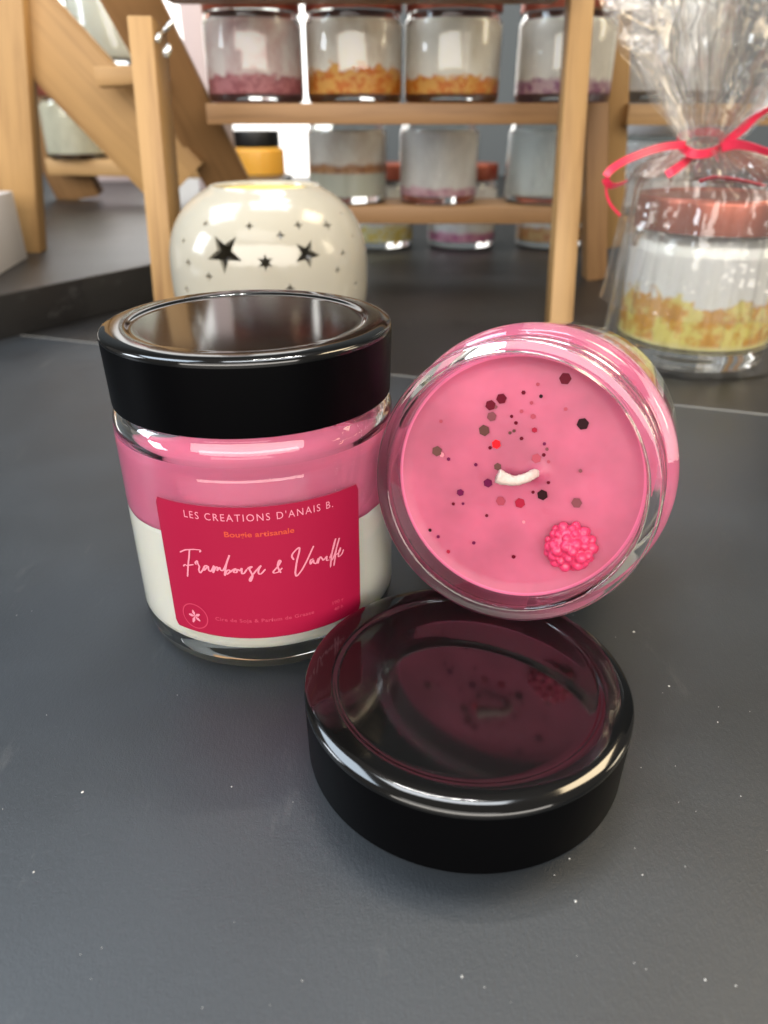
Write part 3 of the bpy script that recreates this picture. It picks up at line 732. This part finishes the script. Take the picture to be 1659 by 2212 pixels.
# ---------------------------------------------------------------- wrapped candle
WX, WY = .1755, .412
wj = thing('wrapped_candle_jar', 'large candle of white over yellow wax with copper lid inside cellophane', 'candle', (WX, WY, .0))
BR = .0405
lathe('glass_jar', round_profile([(0, .002), (.034, .002), (.036, 0), (.039, .001), (BR, .006), (BR, .061), (.0390, .0655), (.0372, .068), (.0372, .078), (.0345, .078), (.0345, .069), (.0355, .064), (.0375, .059), (.0375, .012), (.034, .0095), (0, .0095)], .0015, 3), M['glass'], wj, 96)
W_big = layered_wax('white_wax_over_yellow', (.80, .79, .72, 1), (.55, .17, .0, 1), (.82, .58, .08, 1), .036, .016, (.62, .62, .55, 1), (.78, .60, .15, 1), .0145, .62)
lathe('wax', round_profile([(0, .0098), (.0341, .0094), (.03755, .0122), (.03755, .0588), (.0357, .0630), (0, .0635)], .0015, 3), W_big, wj, 96)
lathe('lid', round_profile([(0, .0845), (.034, .0845), (.0355, .0855), (.0388, .0855), (.0400, .0840), (.0400, .0690), (.0385, .0690), (.0385, .082), (0, .082)], .0009, 3), M['copper'], wj, 96)
wr = thing('cellophane_wrap', 'crumpled clear cellophane gathered over the large candle with a red ribbon', 'gift wrap', (WX, WY, 0))
GA = Vector((-.0155, -.012, .1095))          # the gather, in the wrap's frame
def film(name, seed, scale, zbot, top):
    segA, segZ = 220, 90; V = []; F = []
    rnd = random.Random(seed); ph = [rnd.random()*10 for _ in range(8)]
    def rad(u):
        # u 0..1 bottom->gather, 1..2 gather->flare
        if u < 1:
            if u < .62: t = u/.62; return .0475-.0055*t, zbot+(.088-zbot)*t
            t = (u-.62)/.38; return .042*(1-t)**1.0+.0085*t+.004*math.sin(PI*t), .088+(GA.z-.088)*t**1.1
        t = u-1; return .0085+.062*t**.85, GA.z+.105*t
    for j in range(segZ+1):
        u = 2*j/segZ; r0, z0 = rad(u)
        t = 0 if u < .62 else min(1, (u-.62)/.38)
        for i in range(segA):
            a = 2*PI*i/segA
            pn = noise.noise(Vector((math.cos(a)*3.2+ph[0], math.sin(a)*3.2, z0*10+seed)))*.0035
            fold = abs(noise.noise(Vector((math.cos(a)*9+ph[1], math.sin(a)*9, z0*7+ph[2]))))*.0055
            amp = 1 if u < .62 else 1+1.2*math.sin(PI*t)
            pleat = abs(((a*11/PI+ph[3]+.8*noise.noise(Vector((a*2, u*2, seed)))) % 1)-.5)*2
            rr = r0*scale+pn*amp+fold*amp
            if u > .75: rr += r0*.35*(pleat-.5)*(1 if u < 1.02 else 1.1)
            if u > 1: rr += .012*(u-1)*noise.noise(Vector((a*3+ph[4], u*9, 0)))*2; z0b = z0+.02*(u-1)*noise.noise(Vector((a*2.5, ph[5], u)))*2
            else: z0b = z0+.002*noise.noise(Vector((math.cos(a)*4, math.sin(a)*4, u*5)))*(1 if 0 < j else 0)
            if u < .62: rr = max(rr, .0415)
            off = GA*(t if u < 1 else 1)
            V.append((rr*math.cos(a)+off.x, rr*math.sin(a)+off.y, z0b))
    for j in range(segZ):
        for i in range(segA):
            F.append((j*segA+i, j*segA+(i+1) % segA, (j+1)*segA+(i+1) % segA, (j+1)*segA+i))
    return mesh_obj(name, V, F, M['film'], wr, True, 28)
film('film', 3, 1.0, .0012, 1)
film('film', 11, 1.05, .030, 1)
def strip(name, pts, width, m, parent, twist=0.0, upv=(0, 0, 1)):
    P = catmull(pts, 10); V = []; F = []
    for i, p in enumerate(P):
        t = (P[min(i+1, len(P)-1)]-P[max(i-1, 0)]).normalized(); u = Vector(upv); u = (u-t*u.dot(t)).normalized(); n = t.cross(u)
        a = twist*i/len(P); w_ = u*math.cos(a)+n*math.sin(a); thk = t.cross(w_)*.00012
        for sg in (1, -1): V += [p+w_*width/2*sg+thk, p+w_*width/2*sg-thk]
        if i:
            b = len(V)-8; F += [(b, b+4, b+6, b+2), (b+1, b+3, b+7, b+5), (b, b+1, b+5, b+4), (b+2, b+6, b+7, b+3)]
    return mesh_obj(name, V, F, m, parent, True, 40)
def wa(px, py, Y): return at(px, py, Y)-Vector((WX, WY, 0))
rb = thing('ribbon', None, None, (0, 0, 0)); rb.parent = wr
strip('ribbon_band', [wa(1570, 300, .405), wa(1545, 325, .385), wa(1505, 333, .378), wa(1478, 322, .382), wa(1462, 305, .40), wa(1480, 290, .425), wa(1540, 285, .430), wa(1570, 300, .405)], .0038, M['ribbon'], rb)
strip('ribbon_loop', [wa(1480, 312, .382), wa(1430, 318, .372), wa(1370, 338, .362), wa(1325, 362, .356), wa(1308, 385, .355), wa(1322, 402, .358), wa(1352, 394, .362)], .0033, M['ribbon'], rb, .9)
strip('ribbon_tail', [wa(1312, 380, .356), wa(1309, 410, .358), wa(1318, 440, .36), wa(1340, 466, .362)], .0012, M['ribbon'], rb, .5)
strip('ribbon_loop', [wa(1560, 318, .385), wa(1590, 312, .378), wa(1625, 318, .37), wa(1665, 330, .365), wa(1700, 330, .37)], .0042, M['ribbon'], rb, 1.2)
strip('ribbon_tail', [wa(1556, 312, .39), wa(1590, 290, .385), wa(1630, 255, .38), wa(1680, 225, .38)], .0040, M['ribbon'], rb, 1.0)
strip('ribbon_tail', [wa(1500, 330, .39), wa(1480, 350, .385), wa(1455, 368, .38), wa(1440, 378, .38)], .0040, M['ribbon'], rb, .6)
strip('ribbon_tail', [wa(1510, 392, .37), wa(1545, 384, .368), wa(1600, 390, .366), wa(1650, 402, .366)], .0042, M['ribbon'], rb, .3, (0, -.8, .4))

# ---------------------------------------------------------------- lint on the table
V = []; F = []
def speck(px, py, r):
    p = on(px, py, 0.0); b = len(V); n_ = 6
    V.append(p+Vector((0, 0, .00025)))
    for k in range(n_):
        a = 2*PI*k/n_; q = r*random.uniform(.6, 1.2); V.append(p+Vector((q*math.cos(a), q*math.sin(a), .00003)))
    for k in range(n_): F.append((b, b+1+k, b+1+(k+1) % n_))
for x, y, r in ((1369, 1365, .00038), (1445, 1482, .0003), (178, 1711, .00028), (73, 1884, .00028), (1243, 1947, .00026), (998, 2110, .00022), (1523, 2117, .00022), (1230, 1855, .0002), (1388, 1890, .0002), (500, 1700, .00016), (1550, 1560, .00018), (1590, 2130, .00016), (1600, 1720, .00014)):
    speck(x, y, r)
for k in range(45): speck(random.uniform(0, 1659), random.uniform(1300, 2212), random.uniform(.00005, .00011))
lt = mesh_obj('lint', V, F, M['lint'], None, False); tag(lt, 'white lint and dust specks scattered on the black table', 'lint', None, 'stuff')
